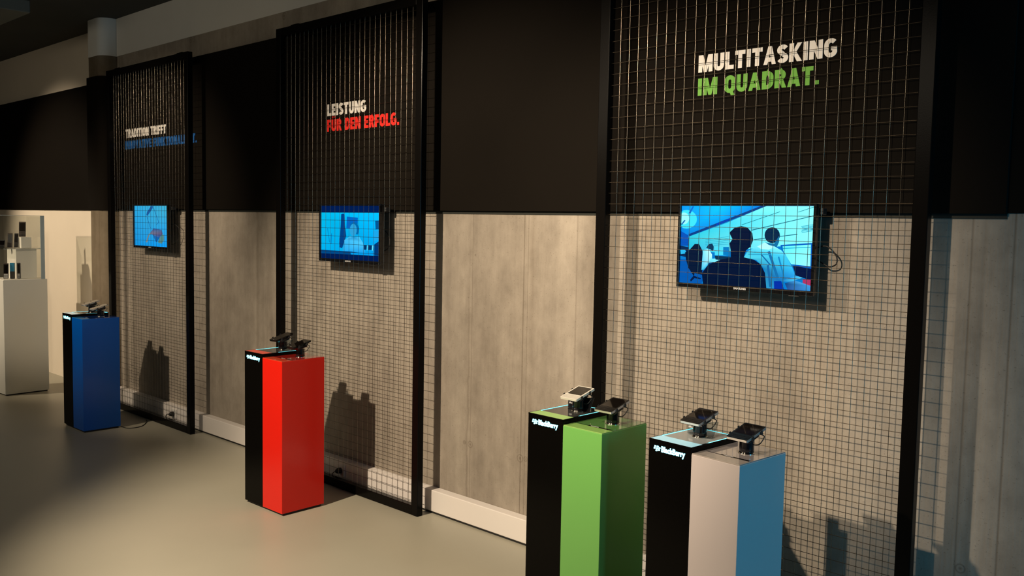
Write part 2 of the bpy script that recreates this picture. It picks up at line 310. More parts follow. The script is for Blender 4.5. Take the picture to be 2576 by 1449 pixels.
# ------------------------------------------------------------------ lettering
def arc(cx, cy, rx, ry, a0, a1, n=8): return [(cx+rx*math.cos(math.radians(a0+(a1-a0)*i/n)), cy+ry*math.sin(math.radians(a0+(a1-a0)*i/n))) for i in range(n+1)]
S = 0.235; h = S/2
def G(ch):
    """(width, [centre lines], [filled polygons])"""
    T = 1-h
    if ch == 'I': return 0.25, [[(0.125, 0), (0.125, 1)]], []
    if ch == 'L': return 0.50, [[(h, 1), (h, h), (0.50, h)]], []
    if ch == 'T': return 0.58, [[(0, T), (0.58, T)], [(0.29, 0), (0.29, 1)]], []
    if ch == 'E': return 0.52, [[(0.52, T), (h, T), (h, h), (0.52, h)], [(h, 0.5), (0.48, 0.5)]], []
    if ch == 'F': return 0.50, [[(0.50, T), (h, T), (h, 0)], [(h, 0.46), (0.46, 0.46)]], []
    if ch == 'M': return 0.86, [[(h, 0), (h, 1)], [(0.86-h, 0), (0.86-h, 1)]], [[(0.06, 1), (0.28, 1), (0.52, 0.0), (0.34, 0.0)], [(0.80, 1), (0.58, 1), (0.34, 0.0), (0.52, 0.0)]]
    if ch == 'N': return 0.68, [[(h, 0), (h, 1)], [(0.68-h, 0), (0.68-h, 1)]], [[(0.0, 1), (0.25, 1), (0.68, 0), (0.43, 0)]]
    if ch == 'A': return 0.68, [[(0.16, 0.27), (0.52, 0.27)]], [[(0, 0), (0.22, 0), (0.42, 1), (0.24, 1)], [(0.68, 0), (0.46, 0), (0.26, 1), (0.44, 1)]]
    if ch == 'V': return 0.66, [], [[(0, 1), (0.24, 1), (0.42, 0), (0.24, 0)], [(0.66, 1), (0.42, 1), (0.24, 0), (0.42, 0)]]
    if ch == 'K': return 0.66, [[(h, 0), (h, 1)]], [[(0.16, 0.5), (0.42, 1), (0.66, 1), (0.36, 0.5)], [(0.16, 0.5), (0.42, 0), (0.68, 0), (0.36, 0.55)]]
    if ch in 'U\u00dc': return 0.62, [[(h, 1), (h, 0.36)]+arc(0.31, 0.31, 0.31-h, 0.31-h, 180, 360)+[(0.62-h, 1)]], ([[(0.08, 1.08), (0.25, 1.08), (0.25, 1.25), (0.08, 1.25)], [(0.37, 1.08), (0.54, 1.08), (0.54, 1.25), (0.37, 1.25)]] if ch != 'U' else [])
    if ch == '\u00c4':
        w_, a, b_ = G('A'); return w_, a, b_+[[(0.10, 1.06), (0.27, 1.06), (0.27, 1.22), (0.10, 1.22)], [(0.41, 1.06), (0.58, 1.06), (0.58, 1.22), (0.41, 1.22)]]
    if ch in 'OQ':
        c = arc(0.32, 0.68, 0.32-h, 0.32-h, 0, 180)+arc(0.32, 0.32, 0.32-h, 0.32-h, 180, 360); c.append(c[0])
        return 0.64, [c], ([[(0.30, 0.12), (0.50, 0.10), (0.62, -0.14), (0.40, -0.14)]] if ch == 'Q' else [])
    if ch == 'D': return 0.63, [[(h, 0)]+[(h, 1-h), (0.26, 1-h)]+arc(0.26, 0.64, 0.37-h, 0.36-h, 90, 0)+arc(0.26, 0.36, 0.37-h, 0.36-h, 0, -90)+[(h, h)]], []
    if ch == 'R': return 0.62, [[(h, 0), (h, 1-h), (0.30, 1-h)]+arc(0.30, 0.70, 0.29-h, 0.30-h, 90, -90)+[(h, 0.40+h-0.03)]], [[(0.22, 0.44), (0.44, 0.50), (0.64, 0), (0.40, 0)]]
    if ch == 'S': return 0.57, [arc(0.285, 0.72, 0.285-h+0.02, 0.28-h, 25, 250, 10)+arc(0.285, 0.28, 0.285-h+0.02, 0.28-h, 70, -155, 10)], []
    if ch == 'G': return 0.64, [arc(0.33, 0.67, 0.33-h, 0.33-h, 35, 180)+arc(0.33, 0.33, 0.33-h, 0.33-h, 180, 345)+[(0.64-h, 0.52)]], [[(0.34, 0.36), (0.64, 0.36), (0.64, 0.56), (0.34, 0.56)]]
    if ch == '.': return 0.24, [], [[(0.01, 0), (0.23, 0), (0.23, 0.22), (0.01, 0.22)]]
    return 0.28, [], []
def add_poly(m, P):
    # thin vinyl piece: each overlaps its neighbours a few hundredths of a millimetre higher
    m.k = getattr(m, 'k', 0)+1; dy = Vector((0, -0.0006-0.00003*m.k, 0)); n = len(P)
    a = [m.bm.verts.new(p) for p in P]; b = [m.bm.verts.new(p+dy) for p in P]
    m.bm.faces.new(a); m.bm.faces.new(b[::-1])
    for i in range(n): m.bm.faces.new((a[i], b[i], b[(i+1) % n], a[(i+1) % n]))
def stroke(m, pts, tx, lift):
    pts = [Vector(p) for p in pts]; closed = (pts[0]-pts[-1]).length < 1e-6
    if closed: pts = pts[:-1]
    n = len(pts); Lf, Rt = [], []
    for i, p in enumerate(pts):
        a = pts[i-1] if (i > 0 or closed) else None; b = pts[(i+1) % n] if (i < n-1 or closed) else None
        d1 = (p-a).normalized() if a is not None else (b-p).normalized(); d2 = (b-p).normalized() if b is not None else d1
        n1 = Vector((-d1.y, d1.x)); n2 = Vector((-d2.y, d2.x)); v = (n1+n2)
        v = v.normalized() if v.length > 1e-4 else n1; k = h/max(0.5, v.dot(n1)); Lf.append(p+v*k); Rt.append(p-v*k)
    for i in range(n if closed else n-1):
        j = (i+1) % n
        add_poly(m, [tx(q) for q in (Lf[i], Lf[j], Rt[j], Rt[i])])
def text_line(name, text, x0, x1, z0, hgt, y, m_, parent):
    tot = sum(G(c)[0] for c in text)+0.07*(len(text)-1); sx = (x1-x0)/tot
    m = MB(); cx = 0.0
    for ch in text:
        w_, ls, ps = G(ch)
        tx = lambda q, cx=cx: Vector((x0+(cx+q[0])*sx, y, z0+q[1]*hgt))
        for l in ls: stroke(m, l, tx, 0)
        for p in ps: add_poly(m, [tx(q) for q in p])
        cx += w_+0.07
    o = m.build(name, m_, parent)
    return o
TY = 0.1280
e = empty('wall_lettering', (0, 0, 0), 0, 'white and green headline lettering MULTITASKING IM QUADRAT. on the black wall', 'lettering', 'headlines on the black cladding')
text_line('white_line', 'MULTITASKING', 0.393, 1.029, 2.408, 0.0755, TY, M_WHITEPRINT, e)
text_line('green_line', 'IM QUADRAT.', 0.393, 0.96, 2.306, 0.0755, TY, M_GREENPRINT, e)
e = empty('wall_lettering', (0, 0, 0), 0, 'white and red headline lettering LEISTUNG F\u00dcR DEN ERFOLG. on the black wall', 'lettering', 'headlines on the black cladding')
text_line('white_line', 'LEISTUNG', -2.44, -2.021, 2.407, 0.0765, TY, M_WHITEPRINT, e)
text_line('red_line', 'F\u00dcR DEN ERFOLG.', -2.442, -1.691, 2.305, 0.0775, TY, M_REDPRINT, e)
e = empty('wall_lettering', (0, 0, 0), 0, 'white and blue headline lettering TRADITION TRIFFT and a long blue line behind mesh', 'lettering', 'headlines on the black cladding')
text_line('white_line', 'TRADITION TRIFFT', -5.535, -4.748, 2.421, 0.0755, TY, M_WHITEPRINT, e)
text_line('blue_line', 'INNOVATIVE FUNKTIONALIT\u00c4T.', -5.546, -4.218, 2.32, 0.0745, TY, M_BLUEPRINT, e)

def font_mesh(name, text, size, m_, parent, M, offset=0.0, extrude=0.0, sx=1.0):
    cu = bpy.data.curves.new('t', 'FONT'); cu.body = text; cu.size = size; cu.offset = offset; cu.extrude = extrude; cu.resolution_u = 3
    t = bpy.data.objects.new('t', cu); C.objects.link(t); dg = bpy.context.evaluated_depsgraph_get(); dg.update()
    me = bpy.data.meshes.new_from_object(t.evaluated_get(dg)); bpy.data.objects.remove(t)
    me.transform(M @ Matrix.Diagonal((sx, 1, 1, 1))); me.materials.clear(); me.materials.append(m_); me.name = name
    o = bpy.data.objects.new(name, me); C.objects.link(o); o.parent = parent; return o
RX = Matrix.Rotation(PI/2, 4, 'X')

# ------------------------------------------------------------------ televisions
def srgb(c):
    c /= 255; return c/12.92 if c <= 0.04045 else ((c+0.055)/1.055)**2.4
m = bpy.data.materials.new('screen_picture'); t = nt(m); t.nodes.remove(t.nodes['Principled BSDF'])
em = t.nodes.new('ShaderNodeEmission'); at = t.nodes.new('ShaderNodeAttribute'); at.attribute_name = 'Col'; em.inputs[1].default_value = 1.12
gl = t.nodes.new('ShaderNodeBsdfGlossy'); gl.inputs['Roughness'].default_value = 0.25; gl.inputs[0].default_value = (0.01, 0.01, 0.01, 1)
ads = t.nodes.new('ShaderNodeAddShader'); t.links.new(at.outputs['Color'], em.inputs[0]); t.links.new(em.outputs[0], ads.inputs[0]); t.links.new(gl.outputs[0], ads.inputs[1])
t.links.new(ads.outputs[0], t.nodes['Material Output'].inputs[0]); M_PIC = m
PICS = [[[[[0.0,1.0],[1.0,1.0],[1.0,0.0],[0,0.0]],[[40,160,215],[60,170,205],[10,150,235],[15,140,215]]],[[[0.521,1],[0.578,0.987],[0.559,0.931],[0.411,0.754],[0.37,0.766],[0.393,0.847]],[25,85,150]],[[[0.572,0.983],[0.735,0.6],[0.746,0.603],[0.584,0.987]],[15,90,160]],[[[0.736,0.604],[0.671,0.536],[0.681,0.53],[0.745,0.599]],[15,90,160]],[[[0.381,0.732],[0.486,0.448],[0.498,0.451],[0.393,0.735]],[15,90,160]],[[[0.476,0.324],[0.544,0.348],[0.454,0.269],[0.388,0.086],[0.347,0.09],[0.413,0.256]],[120,125,120]],[[[0.826,0.324],[0.892,0.283],[0.896,0.164],[0.821,0.075],[0.714,0.103],[0.757,0.213]],[80,130,130]],[[[0.587,0.446],[0.828,0.415],[0.853,0.325],[0.757,0.213],[0.674,0.11],[0.641,0.128],[0.556,0.288],[0.476,0.318]],[[20,80,150],[60,100,150],[90,80,120],[10,90,170],[10,70,140],[20,100,170],[30,100,160],[110,110,130]]]],[[[[0,1],[1.0,1.0],[1.0,0],[0,0.0]],[0,26,78]],[[[0,0.871],[1.0,0.876],[1.0,0.103],[0,0.087]],[[0,180,225],[0,190,255],[0,150,225],[0,170,230]]],[[[0.109,0.574],[0.147,0.304],[0.162,0.307],[0.124,0.577]],[0,140,200]],[[[0.183,0.476],[0.175,0.273],[0.188,0.273],[0.196,0.476]],[0,120,190]],[[[0.357,0.841],[0.394,0.858],[0.416,0.836],[0.422,0.649],[0.446,0.44],[0.43,0.384],[0.376,0.203],[0.329,0.223],[0.325,0.313],[0.337,0.425],[0.35,0.648]],[0,62,130]],[[[0.455,0.802],[0.642,0.782],[0.636,0.576],[0.447,0.578]],[0,98,190]],[[[0.515,0.662],[0.576,0.707],[0.632,0.676],[0.666,0.579],[0.645,0.474],[0.605,0.478],[0.534,0.487]],[0,100,165]],[[[0.624,0.556],[0.621,0.52],[0.612,0.488],[0.599,0.462],[0.582,0.445],[0.564,0.439],[0.546,0.444],[0.529,0.46],[0.516,0.485],[0.508,0.517],[0.506,0.552],[0.509,0.588],[0.518,0.621],[0.531,0.646],[0.548,0.663],[0.566,0.669],[0.584,0.664],[0.6,0.648],[0.613,0.623],[0.621,0.591]],[40,155,210]],[[[0.414,0.361],[0.513,0.437],[0.574,0.42],[0.665,0.437],[0.725,0.329],[0.769,0.145],[0.386,0.147]],[[60,180,235],[80,200,245],[30,140,200],[60,190,240],[70,195,245],[20,150,225],[30,160,230]]],[[[0.923,0.735],[0.983,0.738],[0.987,0.587],[0.932,0.573]],[0,85,145]],[[[0.903,0.553],[1.0,0.566],[1.0,0.406],[0.903,0.359]],[25,160,225]],[[[0.913,0.305],[1.0,0.379],[1.0,0.103],[0.912,0.104]],[0,55,115]],[[[0.744,0.287],[0.903,0.288],[0.903,0.201],[0.744,0.199]],[0,50,100]],[[[0.793,0.289],[0.788,0.191],[0.81,0.19],[0.815,0.289]],[60,200,250]],[[[0.878,0.293],[0.873,0.195],[0.893,0.195],[0.898,0.293]],[90,220,255]],[[[0.001,0.156],[0.51,0.154],[0.774,0.134],[0.774,0.099],[0,0.087]],[0,70,130]],[[[0.52,0.137],[0.902,0.147],[0.902,0.098],[0.53,0.099]],[0,150,225]]],[[[[0.0,1],[1.0,1.0],[1,0.0],[0.0,0.0]],[0,120,200]],[[[0.0,1],[0.322,1],[0.662,1.0],[0.325,0.809],[0.067,0.611],[0.002,0.587]],[[0,150,240],[0,200,255],[0,110,225],[0,160,240],[0,150,230],[0,120,220]]],[[[0.128,0.827],[0.125,0.79],[0.113,0.756],[0.094,0.729],[0.07,0.711],[0.044,0.705],[0.017,0.71],[0,0.727],[0,0.753],[0,0.787],[0,0.825],[0,0.863],[0,0.897],[0,0.924],[0.014,0.941],[0.041,0.947],[0.067,0.941],[0.092,0.925],[0.111,0.898],[0.124,0.865]],[60,225,255]],[[[0.064,0.838],[0.062,0.814],[0.056,0.792],[0.047,0.775],[0.035,0.764],[0.021,0.76],[0.008,0.763],[0,0.774],[0,0.791],[0,0.812],[0,0.836],[0,0.86],[0,0.882],[0,0.899],[0.006,0.91],[0.019,0.914],[0.033,0.91],[0.045,0.9],[0.055,0.883],[0.061,0.861]],[150,250,255]],[[[0.056,0.903],[0.074,0.901],[0.101,0.993],[0.09,0.996]],[0,105,205]],[[[0.004,0.748],[0.035,0.81],[0.024,0.817],[0,0.765]],[0,90,170]],[[[0.0,0.67],[0.063,0.617],[0.065,0.484],[0.001,0.481]],[0,80,180]],[[[0.063,0.6],[0.367,0.788],[0.659,0.997],[1,0.997],[0.997,0.566],[0.775,0.515],[0.601,0.486],[0.332,0.409],[0.066,0.417]],[[40,200,220],[60,215,240],[130,255,255],[140,255,255],[140,255,255],[120,250,255],[110,245,255],[60,210,235],[30,180,220]]],[[[0.063,0.633],[0.623,1.0],[0.667,1.0],[0.068,0.604]],[5,60,130]],[[[0.284,0.77],[0.393,0.844],[0.394,0.829],[0.291,0.76]],[0,60,190]],[[[0.483,0.761],[0.762,0.927],[0.761,0.933],[0.481,0.767]],[0,120,140]],[[[0.561,0.697],[1,0.882],[1,0.89],[0.559,0.706]],[0,95,120]],[[[0.579,0.582],[0.891,0.66],[0.89,0.669],[0.578,0.59]],[0,90,120]],[[[0.89,0.923],[0.999,0.986],[0.998,0.992],[0.888,0.928]],[0,110,140]],[[[0.065,0.595],[0.06,0.428],[0.064,0.428],[0.069,0.595]],[0,70,130]],[[[0.915,0.754],[0.998,0.779],[0.997,0.785],[0.914,0.76]],[0,150,190]],[[[0.919,0.74],[0.998,0.764],[0.997,0.77],[0.918,0.746]],[0,150,190]],[[[0.916,0.726],[0.999,0.75],[0.998,0.756],[0.915,0.732]],[0,150,190]],[[[0.919,0.711],[0.999,0.736],[0.998,0.742],[0.919,0.718]],[0,150,190]],[[[0.917,0.697],[0.999,0.722],[0.998,0.728],[0.916,0.703]],[0,150,190]],[[[0.92,0.683],[1.0,0.708],[0.999,0.714],[0.919,0.689]],[0,150,190]],[[[0.203,0.564],[0.39,0.615],[0.39,0.619],[0.203,0.569]],[0,150,190]],[[[0.204,0.545],[0.391,0.591],[0.39,0.595],[0.203,0.549]],[0,150,190]],[[[0.204,0.525],[0.391,0.567],[0.391,0.572],[0.203,0.529]],[0,150,190]],[[[0.204,0.505],[0.391,0.544],[0.391,0.548],[0.204,0.51]],[0,150,190]],[[[0.204,0.486],[0.392,0.52],[0.391,0.524],[0.204,0.49]],[0,150,190]],[[[0.282,0.482],[0.385,0.487],[0.387,0.379],[0.283,0.373]],[70,215,240]],[[[0.348,0.483],[0.392,0.485],[0.394,0.377],[0.349,0.382]],[0,120,190]],[[[0,0.481],[0.069,0.462],[0.07,0.328],[0.0,0.347]],[2,40,80]],[[[0.001,0.302],[0.207,0.303],[0.237,0.206],[0.183,0.002],[0,0.002]],[0,85,170]],[[[0,0.425],[0.04,0.427],[0.055,0.383],[0.004,0.369]],[40,180,230]],[[[0.04,0.394],[0.076,0.429],[0.118,0.508],[0.154,0.51],[0.184,0.423],[0.191,0.258],[0.185,0.114],[0.124,0.131],[0.121,0.086],[0.072,0.194],[0.049,0.305]],[2,22,52]],[[[0.117,0.097],[0.178,0.069],[0.175,0.057],[0.125,0.064],[0.096,0.017],[0.089,0.039]],[0,25,70]],[[[0.187,0.434],[0.233,0.447],[0.261,0.383],[0.263,0.328],[0.333,0.338],[0.392,0.314],[0.362,0.269],[0.236,0.261],[0.202,0.181],[0.18,0.178]],[[120,230,250],[190,250,255],[190,250,255],[120,235,250],[190,250,255],[150,240,255],[60,190,220],[90,210,240],[40,150,200],[60,190,230]]],[[[0.212,0.463],[0.232,0.513],[0.26,0.523],[0.273,0.482],[0.272,0.438],[0.262,0.427],[0.247,0.448]],[5,55,90]],[[[0.283,0.368],[0.408,0.364],[0.409,0.31],[0.291,0.319]],[4,50,80]],[[[0.236,0.272],[0.292,0.286],[0.292,0.243],[0.237,0.217]],[0,60,120]],[[[0.535,0.441],[0.607,0.508],[0.658,0.554],[0.731,0.513],[0.786,0.463],[0.823,0.392],[0.864,0.27],[0.888,0.173],[0.945,0.156],[0.867,0.103],[0.83,0.089],[0.778,0.096],[0.819,0],[0.686,0],[0.665,0.235],[0.604,0.338],[0.51,0.362]],[[60,200,230],[120,235,250],[170,250,255],[150,245,255],[110,235,255],[60,200,240],[50,190,240],[40,160,230],[80,210,250],[60,180,230],[30,120,190],[20,110,180],[20,90,200],[40,150,200],[30,130,180],[60,180,210],[80,210,230]]],[[[0.607,0.502],[0.665,0.552],[0.731,0.503],[0.693,0.469],[0.634,0.477]],[175,250,255]],[[[0.632,0.409],[0.706,0.276],[0.713,0.286],[0.638,0.419]],[10,100,160]],[[[0.684,0.443],[0.755,0.131],[0.773,0.142],[0.702,0.454]],[20,110,170]],[[[0.76,0.387],[0.811,0.107],[0.821,0.112],[0.77,0.392]],[20,130,190]],[[[0.682,0.277],[0.707,0.014],[0.723,0.019],[0.698,0.282]],[20,100,160]],[[[0.543,0.399],[0.707,0.408],[0.707,0.416],[0.542,0.408]],[40,150,190]],[[[0.674,0.125],[0.854,0.14],[0.854,0.148],[0.673,0.134]],[30,120,180]],[[[0.739,0.092],[0.791,0.097],[0.813,0],[0.742,0]],[0,45,160]],[[[0.769,0.648],[0.767,0.619],[0.759,0.592],[0.748,0.57],[0.733,0.556],[0.716,0.55],[0.698,0.554],[0.682,0.567],[0.67,0.588],[0.661,0.615],[0.658,0.645],[0.66,0.675],[0.667,0.702],[0.679,0.723],[0.694,0.737],[0.711,0.742],[0.729,0.738],[0.744,0.725],[0.757,0.704],[0.765,0.678]],[2,38,70]],[[[0.658,0.568],[0.675,0.553],[0.73,0.545],[0.763,0.64],[0.765,0.567],[0.75,0.504],[0.691,0.527]],[15,110,160]],[[[0.775,0.531],[1,0.568],[1,0.264],[0.876,0.286],[0.786,0.474]],[0,95,190]],[[[0.791,0.516],[0.987,0.547],[0.989,0.291],[0.856,0.306],[0.796,0.464]],[[90,235,250],[130,255,255],[150,255,255],[120,245,255],[100,240,250]]],[[[0.792,0.485],[0.986,0.512],[0.985,0.521],[0.792,0.495]],[20,170,210]],[[[0.869,0.289],[1.0,0.263],[0.999,0.124],[0.942,0.151],[0.891,0.173]],[3,20,62]],[[[0.941,0.132],[0.999,0.135],[1.0,0.06],[0.942,0.083]],[170,50,95]],[[[0.817,0.073],[0.886,0.115],[0.943,0.088],[1,0.06],[1,0],[0.838,0]],[[10,60,120],[60,150,220],[70,160,225],[60,150,220],[50,140,210],[40,80,150]]],[[[0.396,0.671],[0.429,0.725],[0.482,0.75],[0.53,0.733],[0.567,0.665],[0.576,0.581],[0.557,0.495],[0.525,0.451],[0.51,0.364],[0.59,0.337],[0.638,0.287],[0.672,0.183],[0.686,0],[0.442,0],[0.197,0],[0.185,0.136],[0.236,0.25],[0.333,0.322],[0.41,0.353],[0.407,0.445],[0.397,0.531],[0.418,0.585],[0.4,0.639]],[0,18,50]]]]
def tv_screen(pic, w_, h_, y, parent):
    bm = bmesh.new(); cl = bm.loops.layers.float_color.new('Col')
    for k, (pts, col) in enumerate(pic):
        vs = [bm.verts.new(((u-0.5)*w_, y-0.00004*k, (v-0.5)*h_)) for u, v in pts]
        cols = col if isinstance(col[0], list) else [col]*len(vs)
        for tri in tessellate_polygon([[Vector((u, v, 0)) for u, v in pts]]):
            try: f = bm.faces.new([vs[i] for i in tri])
            except ValueError: continue
            for l, i in zip(f.loops, tri): l[cl] = (*[srgb(q) for q in cols[i]], 1)
    me = bpy.data.meshes.new('screen'); bm.to_mesh(me); bm.free(); me.materials.append(M_PIC)
    o = bpy.data.objects.new('screen', me); C.objects.link(o); o.parent = parent; return o
def build_tv(cx, pic, label, loop):
    e = empty('television', (cx, 0.032, 1.4535), 0, label, 'television', 'flat televisions behind the mesh')
    w_, h_ = 0.642, 0.372; b = 0.012; bz = 0.020
    m = MB()
    m.box(-w_/2, w_/2, 0, 0.012, 0, bz, bev=0.0015).box(-w_/2, w_/2, 0, 0.012, h_-b, h_, bev=0.0015)
    m.box(-w_/2, -w_/2+b, 0, 0.012, bz, h_-b).box(w_/2-b, w_/2, 0, 0.012, bz, h_-b)
    m.build('bezel', M_TVBLACK, e)
    m = MB(); m.box(-w_/2+.003, w_/2-.003, 0.012, 0.034, 0.003, h_-.003, bev=0.004).box(-w_/2+.08, w_/2-.08, 0.034, 0.056, 0.03, h_-.1, bev=0.006)
    m.build('back_cover', M_TVBODY, e)
    s = tv_screen(pic, w_-2*b, h_-b-bz, 0.008, e); s.location = (0, 0, bz+(h_-b-bz)/2)
    m = MB(); m.box(-0.10, 0.10, 0.056, 0.064, 0.10, 0.30).box(-0.05, 0.05, 0.064, 0.0955, 0.31, 0.345).box(-0.05, 0.05, 0.064, 0.0955, 0.11, 0.15).box(-0.05, 0.05, 0.056, 0.064, 0.30, 0.345)
    m.build('wall_mount', M_TVBODY, e)
    font_mesh('maker_lettering', 'SAMSUNG', 0.0115, M_SILVER, e, Matrix.Translation((-0.034, -0.0004, 0.006)) @ RX, 0.0004, 0, 1.1)
    MB().box(0.215, 0.26, 0.002, 0.03, -0.007, 0.003, bev=0.002).build('infrared_receiver', M_TVBODY, e)
    MB().box(w_/2-0.02, w_/2+0.012, 0.034, 0.07, 0.325, 0.352, bev=0.003).build('connector_block', M_TVBODY, e)
    m = MB(); m.tube(loop, 0.0028, 8); m.build('power_cable', M_RUBBER, e)
    return e
def spline(pts, n=8):
    P = [Vector(p) for p in pts]; P = [P[0]]+P+[P[-1]]; out = []
    for i in range(1, len(P)-2):
        for k in range(n):
            t_ = k/n; a, b, c, d = P[i-1:i+3]
            out.append(0.5*((2*b)+(-a+c)*t_+(2*a-5*b+4*c-d)*t_**2+(-a+3*b-3*c+d)*t_**3))
    return out+[P[-2]]
lp3 = spline([(0.16, 0.062, 0.17), (0.27, 0.065, 0.185), (0.335, 0.07, 0.20), (0.375, 0.075, 0.165), (0.376, 0.08, 0.13), (0.345, 0.083, 0.118), (0.31, 0.08, 0.135), (0.26, 0.07, 0.16), (0.20, 0.062, 0.14)])
lp1 = spline([(0.16, 0.062, 0.17), (0.27, 0.065, 0.21), (0.345, 0.072, 0.195), (0.372, 0.078, 0.16), (0.36, 0.08, 0.12), (0.325, 0.08, 0.07), (0.26, 0.07, 0.04), (0.20, 0.062, 0.08)])
lp2 = spline([(0.16, 0.062, 0.17), (0.25, 0.065, 0.21), (0.30, 0.072, 0.195), (0.318, 0.078, 0.15), (0.30, 0.08, 0.10), (0.24, 0.07, 0.08), (0.20, 0.062, 0.10)])
build_tv(-4.865, PICS[0], 'television with pale blue picture of a dark blue shape, behind the farthest mesh frame', lp1)
build_tv(-2.071, PICS[1], 'television with cyan picture of a seated person, above the red pedestal', lp2)
build_tv(0.695, PICS[2], 'television with cyan picture of people seen from behind in an office, nearest', lp3)

# ------------------------------------------------------------------ pedestals
def blob(m, x, z, w_, hh, sk):
    p = [(x, z), (x+w_*0.62, z), (x+w_*0.95, z+hh*0.2), (x+w_, z+hh*0.5), (x+w_*0.86, z+hh*0.9), (x+w_*0.55, z+hh), (x+0.0, z+hh)]
    m.prism([(a+(b-z)*sk, b) for a, b in p], 0, 0.0008, RX)
def build_pedestal(x, y, rot, colour, strip, strip_b, label, name_c):
    e = empty('display_pedestal', (x, y, 0), rot, label, 'pedestal', 'two-part pedestals with glowing logos')
    d, wc, wb, hc, hb, z0 = 0.293, 0.203, 0.195, 0.908, 0.928, 0.014
    # coloured column
    mc = mat(name_c, colour, 0.25, spec=0.35, noise=0.02, nscale=5, coat=0.08)
    c = MB().box(-wc, 0, 0, d, z0, hc-0.004, bev=0.0012).build('coloured_column', mc, e); c['label'] = name_c.replace('_', ' ')
    tint = tuple(0.55*v+0.01 for v in colour)
    MB().box(-wc+.001, -.001, 0.066, d-.001, hc-0.004, hc, bev=0.0008).build('glass_top', mat(name_c+'_glass', tint, 0.05, spec=0.8, coat=1), c)
    MB().box(-wc+.001, -.001, 0.001, 0.066, hc-0.004, hc, bev=0.0008).build('front_strip', mat(name_c+'_strip', strip, 0.2, coat=0.6, noise=0.12, nscale=25), c)
    k = MB(); k.box(-wc+.016, -wc+.075, 0.069, 0.072, hc, hc+.0006).box(-wc+.075, -0.008, 0.066, 0.078, hc, hc+.0006); k.build('price_rail', M_BLK, c)
    MB().box(-0.115, -0.075, 0.070, 0.0735, hc+.0006, hc+.0010).build('print_line', M_SILVER, c)
    # black column
    bx0, bx1 = -wc-wb, -wc-.001
    k = MB().box(bx0, bx1, 0, d, z0, hb-0.006, bev=0.0008)
    for dms in ((bx0, bx0+.0025, 0, d), (bx1-.0025, bx1, 0, d), (bx0, bx1, 0, .0025), (bx0, bx1, d-.0025, d)): k.box(*dms, hb-0.008, hb+.0002)
    c = k.build('black_column', M_BLK, e)
    xa, xb = bx0+.003, bx1-.003
    MB().box(xa+.007, xb-.007, 0.070, d-.010, hb-0.006, hb-.0005).build('glass_top', M_GLASSTOP if name_c != 'white_lacquer' else mat('frosted_glass_top', (0.30, 0.33, 0.34), 0.12, spec=0.8), c)
    MB().box(xa, xb, 0.003, 0.070, hb-0.006, hb, bev=0.0004).build('front_strip', mat(name_c+'_strip_lit', strip_b[:3], 0.25, emit=strip_b[:3], es=strip_b[3], noise=0.1, nscale=25), c)
    for dms in ((xa, xa+.006, 0.073, d-.004), (xb-.006, xb, 0.115, d-.004), (xa+.006, xb-.006, d-.010, d-.004)):
        MB().box(*dms, hb-0.006, hb).build('light_edge', M_LED, c)
    # logo: seven slanted berries and the name
    k = MB(); ux, uz, sk = 0.0100, 0.0078, 0.22
    for (a, b_) in ((0.0, 2), (1.15, 2), (-0.25, 1), (0.9, 1), (2.05, 1.45), (0.65, 0), (1.8, 0.4)):
        blob(k, -wc-wb+0.025+a*ux, 0.884+b_*uz*0.98, ux*0.92, uz*0.80, sk)
    lg = k.build('glowing_emblem', M_LOGO, c); lg.location = (0, -0.0002, 0)
    font_mesh('glowing_name', 'BlackBerry', 0.0285, M_LOGO, c, Matrix.Translation((-wc-wb+0.058, -0.0008, 0.8865)) @ RX, 0.0016, 0.0003, 0.86)
    # recessed base
    MB().box(-wc-wb+.012, -.012, .012, d-.012, 0, z0).build('recessed_base', M_RUBBER, e)
    return e
PED = [
 (-4.680, -0.605, 0.003, (0.0005, 0.10, 0.52), (0.02, 0.22, 0.55), (0.50, 0.70, 0.75, 0.25), 'blue and black two-part pedestal at the far left with glowing logo', 'royal_blue_lacquer'),
 (-1.859, -0.583, 0.016, (0.72, 0.014, 0.006), (0.60, 0.07, 0.03), (0.52, 0.06, 0.035, 0.25), 'red and black two-part pedestal with glowing logo in mid floor', 'bright_red_lacquer'),
 (0.482, -0.624, -0.021, (0.155, 0.42, 0.095), (0.26, 0.48, 0.12), (0.24, 0.42, 0.11, 0.25), 'green and black two-part pedestal with glowing logo', 'apple_green_lacquer'),
 (1.092, -0.642, -0.078, (0.60, 0.54, 0.53), (0.42, 0.37, 0.33), (0.33, 0.62, 0.74, 0.38), 'white and black two-part pedestal with glowing logo, nearest the camera', 'white_lacquer'),
]
for p_ in PED: build_pedestal(*p_)

